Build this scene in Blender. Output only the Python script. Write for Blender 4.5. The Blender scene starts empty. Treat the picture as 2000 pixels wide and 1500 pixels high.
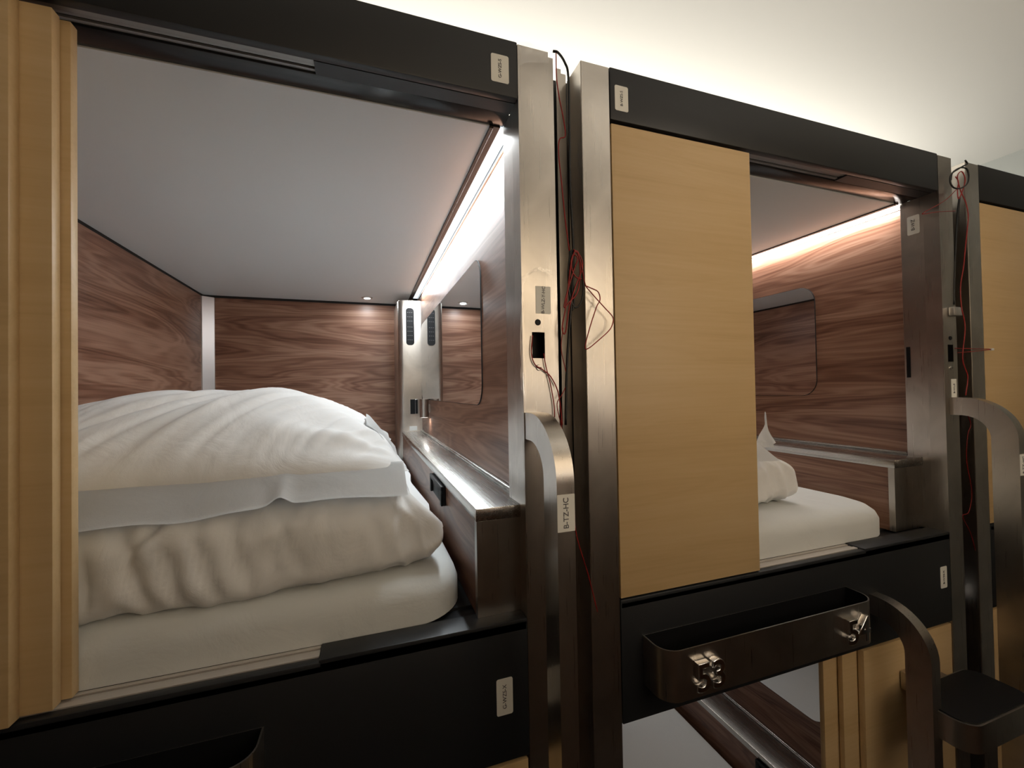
import bpy, bmesh, math, random
import numpy as np
from mathutils import Vector, Matrix, noise
PI = math.pi
Z0 = 1.95                      # height of the camera; all "rel" heights below are measured from it
# ------------------------------------------------------------------ camera, world, exposure, lights
cam_d = bpy.data.cameras.new('camera'); cam = bpy.data.objects.new('camera', cam_d)
bpy.context.scene.collection.objects.link(cam)
YAW, PIT, ROL = 0.332308, 0.0146246, -0.0173499
fw = Vector((math.sin(YAW)*math.cos(PIT), math.cos(YAW)*math.cos(PIT), math.sin(PIT)))
r0 = Vector((math.cos(YAW), -math.sin(YAW), 0)); u0 = r0.cross(fw)
rt = r0*math.cos(ROL)+u0*math.sin(ROL); up = -r0*math.sin(ROL)+u0*math.cos(ROL)
cam.matrix_world = Matrix(((rt.x, up.x, -fw.x, 0), (rt.y, up.y, -fw.y, 0), (rt.z, up.z, -fw.z, Z0), (0, 0, 0, 1)))
cam_d.sensor_width = 36; cam_d.lens = 833.955/2000*36; cam_d.clip_start = 0.02
sc = bpy.context.scene; sc.camera = cam
sc.view_settings.view_transform = 'Standard'; sc.view_settings.look = 'None'
sc.view_settings.gamma = 1; sc.view_settings.exposure = 0.0; sc.view_settings.use_curve_mapping = False
w = bpy.data.worlds.new('world'); sc.world = w; w.use_nodes = True
w.node_tree.nodes['Background'].inputs[0].default_value = (0.02, 0.02, 0.02, 1)
w.node_tree.nodes['Background'].inputs[1].default_value = 0.3
CEIL = 1.2                     # ceiling, rel
UP_W = 46                      # uplights over the opposite row (W)
FILL_W = 27

def area(name, loc, size, power, col, rot=(0, 0, 0), parent=None, spread=PI):
    d = bpy.data.lights.new(name, 'AREA'); d.shape = 'RECTANGLE'; d.size = size[0]; d.size_y = size[1]
    d.energy = power; d.color = col; d.spread = spread
    o = bpy.data.objects.new(name, d); sc.collection.objects.link(o)
    o.location = loc; o.rotation_euler = rot
    if parent: o.parent = parent
    return o
WARM = (1.0, 0.86, 0.66); COOL = (0.88, 0.96, 1.0); NEUT = (1.0, 0.93, 0.84)
# uplights lie on the roof of the pods and wash the room's ceiling; an added fill lamp lights the unseen row across the aisle so it bounces
area('uplight', (1.15, 1.95, Z0+0.68), (3.3, 0.20), UP_W, (1.0, 0.95, 0.84), (PI+0.25, 0, 0))
area('uplight', (-1.6, 1.95, Z0+0.68), (1.8, 0.20), UP_W*0.25, (1.0, 0.84, 0.68), (PI+0.25, 0, 0))
area('bounce_fill', (1.08, 0.95, Z0+0.79), (1.0, 0.06), FILL_W, (1.0, 0.95, 0.88), (math.radians(-74), 0, 0), spread=math.radians(105))


# ------------------------------------------------------------------ materials
def nt(name):
    m = bpy.data.materials.new(name); m.use_nodes = True
    t = m.node_tree; b = t.nodes['Principled BSDF']
    return m, t, b
def plain(name, col, rough=0.5, metal=0.0, spec=0.5, bump=0, bscale=200, coat=0):
    m, t, b = nt(name)
    b.inputs['Base Color'].default_value = (*col, 1); b.inputs['Roughness'].default_value = rough
    b.inputs['Metallic'].default_value = metal; b.inputs['Specular IOR Level'].default_value = spec
    b.inputs['Coat Weight'].default_value = coat
    if bump:
        tc = t.nodes.new('ShaderNodeTexCoord'); n = t.nodes.new('ShaderNodeTexNoise'); n.inputs['Scale'].default_value = bscale
        n.inputs['Detail'].default_value = 4
        bp = t.nodes.new('ShaderNodeBump'); bp.inputs['Strength'].default_value = bump; bp.inputs['Distance'].default_value = 0.002
        t.links.new(tc.outputs['Object'], n.inputs['Vector']); t.links.new(n.outputs['Fac'], bp.inputs['Height'])
        t.links.new(bp.outputs['Normal'], b.inputs['Normal'])
    return m
def emis(name, col, s):
    m, t, b = nt(name)
    b.inputs['Base Color'].default_value = (0.8, 0.8, 0.8, 1)
    b.inputs['Emission Color'].default_value = (*col, 1); b.inputs['Emission Strength'].default_value = s
    return m
def ramp(t, stops):
    r = t.nodes.new('ShaderNodeValToRGB'); e = r.color_ramp.elements
    while len(e) < len(stops): e.new(0.5)
    for el, (p, c) in zip(e, stops): el.position = p; el.color = (*c, 1)
    return r
def wood(name, axis, cols, rough=0.45, band=9.0, across=5.0, along=0.6, fine=260, contrast=1.0, seed=0.0, coat=0.0, fmul=0.25, smul=1.0):
    """grain runs along the given object axis"""
    m, t, b = nt(name); L = t.links.new
    tc = t.nodes.new('ShaderNodeTexCoord')
    def mapping(sa, sx):
        mp = t.nodes.new('ShaderNodeMapping'); s = [sx]*3; s[axis] = sa
        mp.inputs['Scale'].default_value = s; mp.inputs['Location'].default_value = (seed, seed*1.7, seed*0.6)
        L(tc.outputs['Object'], mp.inputs['Vector']); return mp
    m1 = mapping(along, across)
    n1 = t.nodes.new('ShaderNodeTexNoise'); n1.inputs['Scale'].default_value = 1; n1.inputs['Detail'].default_value = 3
    n1.inputs['Roughness'].default_value = 0.45; n1.inputs['Distortion'].default_value = 0.35
    L(m1.outputs[0], n1.inputs['Vector'])
    mu = t.nodes.new('ShaderNodeMath'); mu.operation = 'MULTIPLY'; mu.inputs[1].default_value = band*2*PI
    L(n1.outputs['Fac'], mu.inputs[0])
    si = t.nodes.new('ShaderNodeMath'); si.operation = 'SINE'; L(mu.outputs[0], si.inputs[0])
    m2 = mapping(3.0, fine)
    n2 = t.nodes.new('ShaderNodeTexNoise'); n2.inputs['Scale'].default_value = 1; n2.inputs['Detail'].default_value = 4
    L(m2.outputs[0], n2.inputs['Vector'])
    m3 = mapping(0.9, 16)
    n3 = t.nodes.new('ShaderNodeTexNoise'); n3.inputs['Scale'].default_value = 1; n3.inputs['Detail'].default_value = 5
    L(m3.outputs[0], n3.inputs['Vector'])
    mu2 = t.nodes.new('ShaderNodeMath'); mu2.operation = 'MULTIPLY'; mu2.inputs[1].default_value = band*2*PI*4.3
    L(n1.outputs['Fac'], mu2.inputs[0])
    si2 = t.nodes.new('ShaderNodeMath'); si2.operation = 'SINE'; L(mu2.outputs[0], si2.inputs[0])
    a0 = t.nodes.new('ShaderNodeMath'); a0.operation = 'MULTIPLY'; a0.inputs[1].default_value = 0.085*contrast*smul
    L(si2.outputs[0], a0.inputs[0])
    a = t.nodes.new('ShaderNodeMath'); a.operation = 'MULTIPLY_ADD'; a.inputs[1].default_value = 0.11*contrast*smul
    L(si.outputs[0], a.inputs[0]); L(a0.outputs[0], a.inputs[2])
    c = t.nodes.new('ShaderNodeMath'); c.operation = 'MULTIPLY_ADD'; c.inputs[1].default_value = fmul*contrast
    L(n2.outputs['Fac'], c.inputs[0]); L(a.outputs[0], c.inputs[2])
    d = t.nodes.new('ShaderNodeMath'); d.operation = 'MULTIPLY_ADD'; d.inputs[1].default_value = 0.55*contrast
    L(n3.outputs['Fac'], d.inputs[0]); L(c.outputs[0], d.inputs[2])
    base = 0.275*contrast+0.5*fmul*contrast
    r = ramp(t, [(base-0.24, cols[0]), (base-0.02, cols[1]), (base+0.2, cols[2])])
    L(d.outputs[0], r.inputs[0]); L(r.outputs[0], b.inputs['Base Color'])
    b.inputs['Roughness'].default_value = rough; b.inputs['Coat Weight'].default_value = coat
    bp = t.nodes.new('ShaderNodeBump'); bp.inputs['Strength'].default_value = 0.06; bp.inputs['Distance'].default_value = 0.001
    L(n2.outputs['Fac'], bp.inputs['Height']); L(bp.outputs['Normal'], b.inputs['Normal'])
    return m
def brushed(name, col, rough=0.3, axis=2, stain=0.25, bump=0.05):
    m, t, b = nt(name); L = t.links.new
    b.inputs['Metallic'].default_value = 1.0
    tc = t.nodes.new('ShaderNodeTexCoord'); mp = t.nodes.new('ShaderNodeMapping')
    s = [420]*3; s[axis] = 6; mp.inputs['Scale'].default_value = s
    L(tc.outputs['Object'], mp.inputs['Vector'])
    n = t.nodes.new('ShaderNodeTexNoise'); n.inputs['Scale'].default_value = 1; n.inputs['Detail'].default_value = 2
    L(mp.outputs[0], n.inputs['Vector'])
    n2 = t.nodes.new('ShaderNodeTexNoise'); n2.inputs['Scale'].default_value = 5; n2.inputs['Detail'].default_value = 5
    n2.inputs['Distortion'].default_value = 0.6
    L(tc.outputs['Object'], n2.inputs['Vector'])
    r = ramp(t, [(0.35, tuple(c*(1-stain) for c in col)), (0.6, col)])
    L(n2.outputs['Fac'], r.inputs[0]); L(r.outputs[0], b.inputs['Base Color'])
    ad = t.nodes.new('ShaderNodeMath'); ad.operation = 'MULTIPLY_ADD'; ad.inputs[1].default_value = 0.14; ad.inputs[2].default_value = rough-0.07
    L(n.outputs['Fac'], ad.inputs[0]); L(ad.outputs[0], b.inputs['Roughness'])
    bp = t.nodes.new('ShaderNodeBump'); bp.inputs['Strength'].default_value = bump; bp.inputs['Distance'].default_value = 0.001
    L(n.outputs['Fac'], bp.inputs['Height']); L(bp.outputs['Normal'], b.inputs['Normal'])
    return m
def linen(name, col):
    m, t, b = nt(name); L = t.links.new
    b.inputs['Base Color'].default_value = (*col, 1); b.inputs['Roughness'].default_value = 0.85
    b.inputs['Specular IOR Level'].default_value = 0.2; b.inputs['Sheen Weight'].default_value = 0.15
    tc = t.nodes.new('ShaderNodeTexCoord')
    n = t.nodes.new('ShaderNodeTexNoise'); n.inputs['Scale'].default_value = 9; n.inputs['Detail'].default_value = 5; n.inputs['Distortion'].default_value = 0.8
    n2 = t.nodes.new('ShaderNodeTexNoise'); n2.inputs['Scale'].default_value = 700
    L(tc.outputs['Object'], n.inputs['Vector']); L(tc.outputs['Object'], n2.inputs['Vector'])
    mu = t.nodes.new('ShaderNodeMath'); mu.operation = 'MULTIPLY_ADD'; mu.inputs[1].default_value = 0.03
    L(n2.outputs['Fac'], mu.inputs[0]); L(n.outputs['Fac'], mu.inputs[2])
    bp = t.nodes.new('ShaderNodeBump'); bp.inputs['Strength'].default_value = 0.35; bp.inputs['Distance'].default_value = 0.012
    L(mu.outputs[0], bp.inputs['Height']); L(bp.outputs['Normal'], b.inputs['Normal'])
    return m

WAL = ((0.125, 0.050, 0.028), (0.240, 0.118, 0.074), (0.36, 0.205, 0.14))
M = dict(
    walnut_y=wood('walnut_side', 1, WAL, rough=0.33, seed=1.3, band=6, smul=0.95, fmul=0.45),
    walnut_x=wood('walnut_back', 0, WAL, rough=0.42, seed=4.1, band=6, smul=0.95, fmul=0.45),
    maple=wood('maple', 0, ((0.51, 0.345, 0.165), (0.61, 0.43, 0.22), (0.665, 0.485, 0.27)), rough=0.42, band=5, across=9, along=0.9, contrast=0.8, fine=150, seed=2.2, fmul=0.30, smul=0.25),
    maple_pale=plain('pale_maple', (0.60, 0.48, 0.33), 0.5),  # maple paled so the unseen row bounces less orange light
    maple_shaded=plain('shaded_maple', (0.15, 0.075, 0.04), 0.5),  # unlit maple of the unseen row, its shade put into the colour
    maple_edge=plain('maple_edge', (0.60, 0.44, 0.24), 0.45, bump=0.1),
    char=plain('charcoal_metal', (0.013, 0.0145, 0.017), 0.45, bump=0.05, bscale=900),
    char_gloss=plain('gloss_black', (0.010, 0.010, 0.011), 0.2, spec=0.35),
    black=plain('black_plastic', (0.008, 0.008, 0.009), 0.45, spec=0.2),
    gap=plain('dark_gap', (0.012, 0.012, 0.013), 0.7),
    steel=brushed('brushed_steel', (0.60, 0.56, 0.51), 0.30),
    steel_in=brushed('brushed_steel_inside', (0.56, 0.55, 0.53), 0.26, axis=1, stain=0.12),
    alu=plain('satin_aluminium', (0.62, 0.61, 0.60), 0.35, metal=0.85),
    track=plain('track_aluminium', (0.60, 0.56, 0.52), 0.45, metal=0.4),
    track_dark=plain('track_bronze', (0.30, 0.29, 0.28), 0.4, metal=0.5),
    bronze=plain('brown_trim', (0.05, 0.034, 0.028), 0.4),
    ceil_pod=plain('white_laminate', (0.74, 0.76, 0.77), 0.5),
    mirror=plain('mirror_glass', (0.86, 0.87, 0.88), 0.015, metal=1.0),
    chrome=plain('chrome', (0.92, 0.92, 0.93), 0.05, metal=1.0),
    linen=linen('white_cotton', (0.80, 0.80, 0.79)),
    sheet=linen('white_sheet', (0.68, 0.70, 0.69)),
    paper=plain('label_paper', (0.84, 0.84, 0.79), 0.55),
    ink=plain('label_ink', (0.10, 0.10, 0.11), 0.6),
    char_key=plain('panel_key', (0.07, 0.07, 0.07), 0.4),
    red=plain('red_wire', (0.30, 0.008, 0.006), 0.35),
    wblack=plain('black_wire', (0.008, 0.008, 0.009), 0.4),
    white=plain('white_plastic', (0.75, 0.75, 0.72), 0.4),
    paint=plain('ceiling_paint', (0.80, 0.79, 0.76), 0.8),
    wallp=plain('wall_paint', (0.42, 0.44, 0.43), 0.8),
    floor=plain('floor_vinyl', (0.05, 0.04, 0.035), 0.5, bump=0.1, bscale=40),
    led_cool=emis('led_cool', (0.80, 0.92, 1.0), 1.15),
    led_warm=emis('led_warm', (1.0, 0.93, 0.86), 2.2),
    spot=emis('spot_glow', (0.95, 0.97, 1.0), 6.0),
    strip=emis('highlight_glow', (1.0, 0.96, 0.90), 9.0),  # added glow for the highlight on the steel
)
def film_mat():
    m, t, b = nt('clear_film'); L = t.links.new
    out = t.nodes['Material Output']
    tr = t.nodes.new('ShaderNodeBsdfTransparent'); gl = t.nodes.new('ShaderNodeBsdfGlossy'); gl.inputs['Roughness'].default_value = 0.12
    mx = t.nodes.new('ShaderNodeMixShader'); mx.inputs[0].default_value = 0.14
    gl.inputs['Color'].default_value = (0.9, 0.9, 0.9, 1)
    L(tr.outputs[0], mx.inputs[1]); L(gl.outputs[0], mx.inputs[2]); L(mx.outputs[0], out.inputs['Surface'])
    return m
M['film'] = film_mat()

# ------------------------------------------------------------------ mesh helpers
COL = sc.collection
ORG = {}
def bx(bm, x0, x1, y0, y1, z0, z1, bev=0.0, seg=2, mi=0):
    vs = bmesh.ops.create_cube(bm, size=1)['verts']
    for v in vs:
        v.co.x = x0+(v.co.x+0.5)*(x1-x0); v.co.y = y0+(v.co.y+0.5)*(y1-y0); v.co.z = z0+(v.co.z+0.5)*(z1-z0)
    fs = set(f for v in vs for f in v.link_faces)
    if bev:
        es = set(e for v in vs for e in v.link_edges)
        r = bmesh.ops.bevel(bm, geom=list(es), offset=bev, segments=seg, affect='EDGES', profile=0.5)
        fs = set(f for f in fs if f.is_valid) | set(r['faces'])
    for f in fs: f.material_index = mi
def prism(bm, pts, axis, a, b, mi=0):
    """pts in the two remaining axes (in xyz order), extruded from a to b along axis"""
    def P(p, c):
        q = list(p); q.insert(axis, c); return q
    A = [bm.verts.new(P(p, a)) for p in pts]; B = [bm.verts.new(P(p, b)) for p in pts]
    n = len(pts); fs = [bm.faces.new(A), bm.faces.new(B[::-1])]
    for i in range(n): fs.append(bm.faces.new((A[i], B[i], B[(i+1) % n], A[(i+1) % n])))
    for f in fs: f.material_index = mi
def rrect(x0, x1, y0, y1, r, n=6, rs=None):
    """rounded rectangle outline; rs = radii at (x1,y1),(x0,y1),(x0,y0),(x1,y0)"""
    rs = rs or (r, r, r, r); out = []
    for k, (cx, cy, a0) in enumerate(((x1, y1, 0), (x0, y1, 90), (x0, y0, 180), (x1, y0, 270))):
        q = rs[k]; sx = 1 if k in (0, 3) else -1; sy = 1 if k in (0, 1) else -1
        if q <= 0: out.append((cx, cy)); continue
        for i in range(n+1):
            a = math.radians(a0+90*i/n); out.append((cx-sx*q+q*math.cos(a), cy-sy*q+q*math.sin(a)))
    return out
def cyl(bm, c0, c1, r0, r1=None, n=24, mi=0):
    r1 = r0 if r1 is None else r1
    c0 = Vector(c0); c1 = Vector(c1); d = (c1-c0).normalized()
    a = d.orthogonal().normalized(); b = d.cross(a)
    A = []; B = []
    for i in range(n):
        t = 2*PI*i/n; o = a*math.cos(t)+b*math.sin(t)
        A.append(bm.verts.new(c0+o*r0)); B.append(bm.verts.new(c1+o*r1))
    fs = [bm.faces.new(A[::-1]), bm.faces.new(B)]
    for i in range(n): fs.append(bm.faces.new((A[i], A[(i+1) % n], B[(i+1) % n], B[i])))
    for f in fs: f.material_index = mi; f.smooth = True
def catmull(P, n=6):
    P = [Vector(p) for p in P]; Q = [P[0]*2-P[1]]+P+[P[-1]*2-P[-2]]; out = []
    for i in range(1, len(Q)-2):
        a, b, c, d = Q[i-1:i+3]
        for k in range(n):
            t = k/n
            out.append(0.5*((2*b)+(c-a)*t+(2*a-5*b+4*c-d)*t*t+(3*b-a-3*c+d)*t**3))
    out.append(P[-1]); return out
def tube(bm, P, r, n=8, sm=6, mi=0):
    P = catmull(P, sm); rings = []; prev = None
    for i, p in enumerate(P):
        d = (P[min(i+1, len(P)-1)]-P[max(i-1, 0)]).normalized()
        a = (prev-d*prev.dot(d)).normalized() if prev and (prev-d*prev.dot(d)).length > 1e-5 else d.orthogonal().normalized()
        prev = a; b = d.cross(a)
        rings.append([bm.verts.new(p+(a*math.cos(2*PI*k/n)+b*math.sin(2*PI*k/n))*r) for k in range(n)])
    for A, B in zip(rings, rings[1:]):
        for k in range(n):
            f = bm.faces.new((A[k], A[(k+1) % n], B[(k+1) % n], B[k])); f.smooth = True; f.material_index = mi
    bm.faces.new(rings[0][::-1]); bm.faces.new(rings[-1])
def finish(name, bm, mats, org=(0, 0, 0), smooth=None):
    bmesh.ops.recalc_face_normals(bm, faces=bm.faces)
    if any(org): bmesh.ops.translate(bm, verts=bm.verts, vec=-Vector(org))
    me = bpy.data.meshes.new(name); bm.to_mesh(me); bm.free()
    for m in (mats if isinstance(mats, (list, tuple)) else [mats]): me.materials.append(M[m])
    if smooth:
        for p in me.polygons: p.use_smooth = True
        try: me.set_sharp_from_angle(angle=math.radians(smooth))
        except Exception: pass
    return me
def thing(name, loc, label, cat, group=None):
    o = bpy.data.objects.new(name, None); COL.objects.link(o); o.location = (loc[0], loc[1], loc[2]+Z0)
    o.empty_display_size = 0.05
    o['label'] = label; o['category'] = cat
    if group: o['group'] = group
    ORG[o.name] = tuple(loc); return o
def part(name, bm, mats, parent, smooth=None, label=None):
    """mesh given in rel world coordinates for things built with thing()"""
    org = ORG[parent.name]
    o = bpy.data.objects.new(name, finish(name, bm, mats, org, smooth)); COL.objects.link(o)
    o.parent = parent; ORG[o.name] = org
    if label: o['label'] = label
    return o
def single(name, bm, mats, loc, label=None, cat=None, group=None, kind=None, smooth=None):
    o = bpy.data.objects.new(name, finish(name, bm, mats, loc, smooth)); COL.objects.link(o)
    o.location = (loc[0], loc[1], loc[2]+Z0); ORG[o.name] = tuple(loc)
    if label: o['label'] = label
    if cat: o['category'] = cat
    if group: o['group'] = group
    if kind: o['kind'] = kind
    return o
NB = bmesh.new
def text_bm(s, size, ext=0.0003, bev=0.0, offset=0.0, mi=0):
    cu = bpy.data.curves.new('t', 'FONT'); cu.body = s; cu.size = size; cu.extrude = ext; cu.bevel_depth = bev; cu.bevel_resolution = 2
    cu.align_x = 'CENTER'; cu.align_y = 'CENTER'; cu.offset = offset
    o = bpy.data.objects.new('t', cu); COL.objects.link(o)
    dg = bpy.context.evaluated_depsgraph_get(); me = bpy.data.meshes.new_from_object(o.evaluated_get(dg))
    bm = NB(); bm.from_mesh(me); bpy.data.objects.remove(o); bpy.data.curves.remove(cu); bpy.data.meshes.remove(me)
    return bm
def sticker(parent, c, w_, h_, text, size, plane='front', r=0.004, rot=90, rads=None):
    """paper label centred on c; plane front faces -y, jamb faces -x"""
    bm = NB(); t = 0.0008
    pr = rrect(-w_/2, w_/2, -h_/2, h_/2, r, rs=rads)
    if plane == 'front': prism(bm, [(c[0]+a, c[2]+b) for a, b in pr], 1, c[1]-t, c[1])
    else: prism(bm, [(c[1]-a, c[2]+b) for a, b in pr], 0, c[0]-t, c[0])
    st = part('label_sticker', bm, 'paper', parent)
    tb = text_bm(text, size)
    mt = Matrix.Rotation(math.radians(rot), 4, 'Z')
    mt = Matrix.Rotation(PI/2, 4, 'X') @ mt
    if plane == 'front': mt = Matrix.Translation((c[0], c[1]-t-0.0003, c[2])) @ mt
    else: mt = Matrix.Translation((c[0]-t-0.0003, c[1], c[2])) @ Matrix.Rotation(-PI/2, 4, 'Z') @ mt
    bmesh.ops.transform(tb, matrix=mt, verts=tb.verts)
    part('lettering', tb, 'ink', st)
    return st

# ------------------------------------------------------------------ the room
def struct(name, box, mat):
    bm = NB(); bx(bm, *box)
    single(name, bm, mat, (box[0], box[2], box[4]), kind='structure')
FL = -Z0
struct('floor', (-3.2, 3.23, -3.2, 3.3, FL-0.1, FL), 'floor')
struct('ceiling', (-3.2, 3.23, -3.2, 3.3, CEIL, CEIL+0.1), 'paint')
struct('wall_right', (3.23, 3.33, -3.2, 3.3, FL, CEIL), 'wallp')
struct('wall_left', (-3.3, -3.2, -3.2, 3.3, FL, CEIL), 'wallp')
struct('wall_back', (-3.2, 3.23, 3.2, 3.3, FL, CEIL), 'wallp')
struct('wall_front', (-3.2, 3.23, -3.3, -3.2, FL, CEIL), 'wallp')

# ------------------------------------------------------------------ pods
SILL = -0.456; OW = 1.1565; OH = 1.045; PX = 1.371; PZ = 1.309
def W(x0, z0):      # local -> rel world helpers
    return (lambda u: x0+u), (lambda v: 0.8+v), (lambda q: z0+q)
def make_pod(x0, z0, label, doors, header=True, sill=True, led='cool', led_w=9, spot_w=1.2, cu=1.04, cv=0.045, inside=True, handle=True, stickers=(), deep=True, group='stainless-framed sleeping pods'):
    X, Y, Z = W(x0, z0)
    root = thing('sleeping_pod', (X(OW/2), Y(0), Z(-0.264)), label, 'sleeping pod', group)
    def B(bm, u0, u1, v0, v1, w0, w1, **k): bx(bm, X(u0), X(u1), Y(v0), Y(v1), Z(w0), Z(w1), **k)
    WU = OW+0.026                       # inner face of the right wall
    D = 2.13
    # ---- charcoal beams
    if header:
        bm = NB(); B(bm, 0, OW, 0, 0.018, OH, OH+0.116, bev=0.003)
        B(bm, 0.0, OW, 0.018, 0.052, OH+0.02, OH+0.116)
        B(bm, 0.778, OW, 0.018, 0.052, OH, OH+0.02)
        part('header_beam', bm, 'char', root, 30)
        bm = NB(); B(bm, 0, OW, 0.052, 0.10, OH, OH+0.10, bev=0.002)
        part('header_lining', bm, 'char_gloss', root, 30)
    else:
        bm = NB(); B(bm, 0, OW, 0.052, 0.10, OH-0.004, OH-0.001)
        part('header_lining', bm, 'char_gloss', root)
    bm = NB()
    zt = OH+0.004 if header else OH-0.006
    for v0, v1, dz in ((0.019, 0.031, 0), (0.034, 0.040, 0.002), (0.044, 0.0515, 0)):
        B(bm, 0.0, 0.777, v0, v1, zt+dz, zt+dz+0.004)
    part('upper_track', bm, 'track_dark', root)
    if sill:
        bm = NB(); B(bm, 0, OW, 0, 0.10, -0.264, -0.006, bev=0.002)
        B(bm, 0, OW, 0, 0.0175, -0.02, 0, bev=0.003)
        B(bm, 0.778, OW, 0, 0.052, -0.012, 0.004, bev=0.002)
        part('sill_beam', bm, 'char', root, 30)
    bm = NB()
    for v0, v1, dz in ((0.0180, 0.0300, 0.0), (0.0325, 0.0415, -0.002), (0.0440, 0.0520, 0.0)):
        B(bm, 0.0, 0.777, v0, v1, -0.0055, 0.001+dz, bev=0.0006)
    part('lower_track', bm, 'track', root)
    # ---- steel jambs of the opening
    for u0, u1 in ((OW, OW+0.003), (-0.003, 0)):
        bm = NB(); B(bm, u0, u1, 0.040, 0.100, 0.0, OH)
        if u0 > 0: B(bm, OW+0.003, WU, 0.094, 0.098, 0, OH)
        part('jamb', bm, 'steel', root)
    # ---- sliding door leaves
    for (d0, d1, v0, v1) in doors:
        bm = NB(); B(bm, d0, d1, v0, v1, 0.003, OH-0.008, bev=0.0012)
        part('door_leaf', bm, 'maple', root, 30)
    # ---- shell and lining
    bm = NB()
    if header: B(bm, -0.035, OW+0.038, 0.10, D+0.02, OH+0.004, OH+0.03)
    B(bm, -0.035, -0.030, 0.10, D+0.02, 0, OH+0.002); B(bm, WU+0.004, OW+0.038, 0.1, D+0.02, 0, OH+0.002)
    B(bm, -0.030, WU, D+0.004, D+0.02, 0, OH+0.002)
    B(bm, -0.035, OW+0.038, 0.10, D+0.02, -0.03, -0.001)
    part('outer_shell', bm, 'gap', root)
    if not inside: return root
    bm = NB(); B(bm, -0.030, -0.026, 0.10, D, 0.0, OH-0.014); B(bm, -0.030, -0.027, 0.10, D, OH-0.014, OH, mi=1)
    part('side_wall', bm, ['walnut_y', 'gap'], root)
    bm = NB(); B(bm, WU, WU+0.004, 0.10, D, 0.0, OH)
    part('side_wall', bm, 'walnut_y', root)
    bm = NB(); B(bm, -0.026, WU, D, D+0.004, 0.0, OH-0.016); B(bm, -0.026, WU, D+0.001, D+0.004, OH-0.016, OH, mi=1)
    part('back_wall', bm, ['walnut_x', 'gap'], root)
    bm = NB(); B(bm, -0.026, 1.125, 0.10, D, OH-0.002, OH+0.002)
    part('ceiling_panel', bm, 'ceil_pod', root)
    # corner strip at the back left
    bm = NB(); prism(bm, [(X(-0.026), Y(D)), (X(-0.026), Y(D-0.045)), (X(-0.020), Y(D-0.045)), (X(0.030), Y(D-0.008)), (X(0.030), Y(D))], 2, Z(0), Z(OH-0.016))
    part('corner_strip', bm, 'alu', root)
    # LED cove along the right wall
    bm = NB(); B(bm, 1.125, 1.134, 0.10, D, OH-0.006, OH, bev=0.001); B(bm, 1.134, 1.150, 0.10, D, OH-0.002, OH+0.002, bev=0.0008)
    part('cove_trim', bm, 'bronze', root)
    bm = NB(); B(bm, 1.150, WU-0.006, 0.10, D-0.2, OH-0.001, OH+0.003)
    part('led_diffuser', bm, 'led_'+led, root)
    bm = NB(); B(bm, WU-0.0045, WU, 0.10, D-0.2, OH-0.010, OH-0.001)
    part('cove_edge', bm, 'alu', root)
    col = COOL if led == 'cool' else (1.0, 0.95, 0.90)
    o = area('led_light', (0, 0, 0), (0.022, 1.62), led_w, col, (0, math.radians(4 if led == 'cool' else -10), 0))
    o.parent = root; R = ORG[root.name]
    o.location = (X(1.158)-R[0], Y(0.93)-R[1], Z(OH-0.006)-R[2])
    # ceiling spotlight near the back
    cx, cy = X(0.8775), Y(1.977)
    bm = NB(); cyl(bm, (cx, cy, Z(OH-0.006)), (cx, cy, Z(OH-0.002)), 0.030, 0.034, 28, mi=0); cyl(bm, (cx, cy, Z(OH-0.0075)), (cx, cy, Z(OH-0.006)), 0.019, 0.019, 24, mi=1)
    part('spotlight', bm, ['alu', 'spot'], root, 40)
    s = area('spot_light', (0, 0, 0), (0.035, 0.035), spot_w, COOL, (0, 0, 0)); s.parent = root
    s.data.shape = 'DISK'; s.location = (cx-R[0], cy-R[1], Z(OH-0.010)-R[2])
    # steel service column at the back right
    cy0 = Y(1.80)
    bm = NB()
    pts = [(X(WU-0.001), Y(D)), (X(1.046), Y(D)), (X(1.046), cy0+0.03)]
    for i in range(1, 7):
        a = i/6*PI/2; pts.append((X(1.046)+0.03*(1-math.cos(a)), cy0+0.03*(1-math.sin(a))))
    pts += [(X(WU-0.001), cy0)]
    prism(bm, pts, 2, Z(0.0), Z(0.998))
    pt2 = [(x+(0.006 if x < X(1.06) else 0), y+(0.008 if y < cy0+0.02 else 0)) for x, y in pts]
    prism(bm, pt2, 2, Z(0.998), Z(1.004))
    colm = part('service_column', bm, 'steel', root, 35)
    bm = NB()
    pr = rrect(X(1.093), X(1.140), Z(0.735), Z(0.957), 0.018)
    prism(bm, pr, 1, cy0-0.004, cy0, mi=0)
    for k in range(7):                                   # keys of the control panel
        zz = Z(0.765+k*0.0255+(0.01 if k > 3 else 0))
        for j in range(3):
            bx(bm, X(1.101)+j*0.0115, X(1.101)+j*0.0115+0.006, cy0-0.0048, cy0-0.004, zz, zz+0.0035, mi=1)
    part('control_panel', bm, ['black', 'char_key'], colm, 30)
    bm = NB(); bx(bm, X(1.112), X(1.142), cy0-0.004, cy0, Z(0.325), Z(0.412), bev=0.001, mi=0); bx(bm, X(1.140), X(1.156), cy0-0.006, cy0, Z(0.325), Z(0.412), bev=0.001, mi=1)
    part('switch_plate', bm, ['black', 'alu'], colm)
    bm = NB(); bx(bm, X(1.105), X(1.150), cy0-0.003, cy0, Z(0.226), Z(0.252), bev=0.002)
    part('notice_tag', bm, 'white', colm)
    # reading lamp on the right wall
    bm = NB(); lx, ly = X(1.152), Y(1.48)
    cyl(bm, (lx, ly, Z(0.322)), (lx, ly, Z(0.418)), 0.024, mi=0); bx(bm, lx, X(WU), ly-0.012, ly+0.012, Z(0.35), Z(0.39), mi=0)
    cyl(bm, (lx, ly, Z(0.3205)), (lx, ly, Z(0.322)), 0.018, mi=1)
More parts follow.
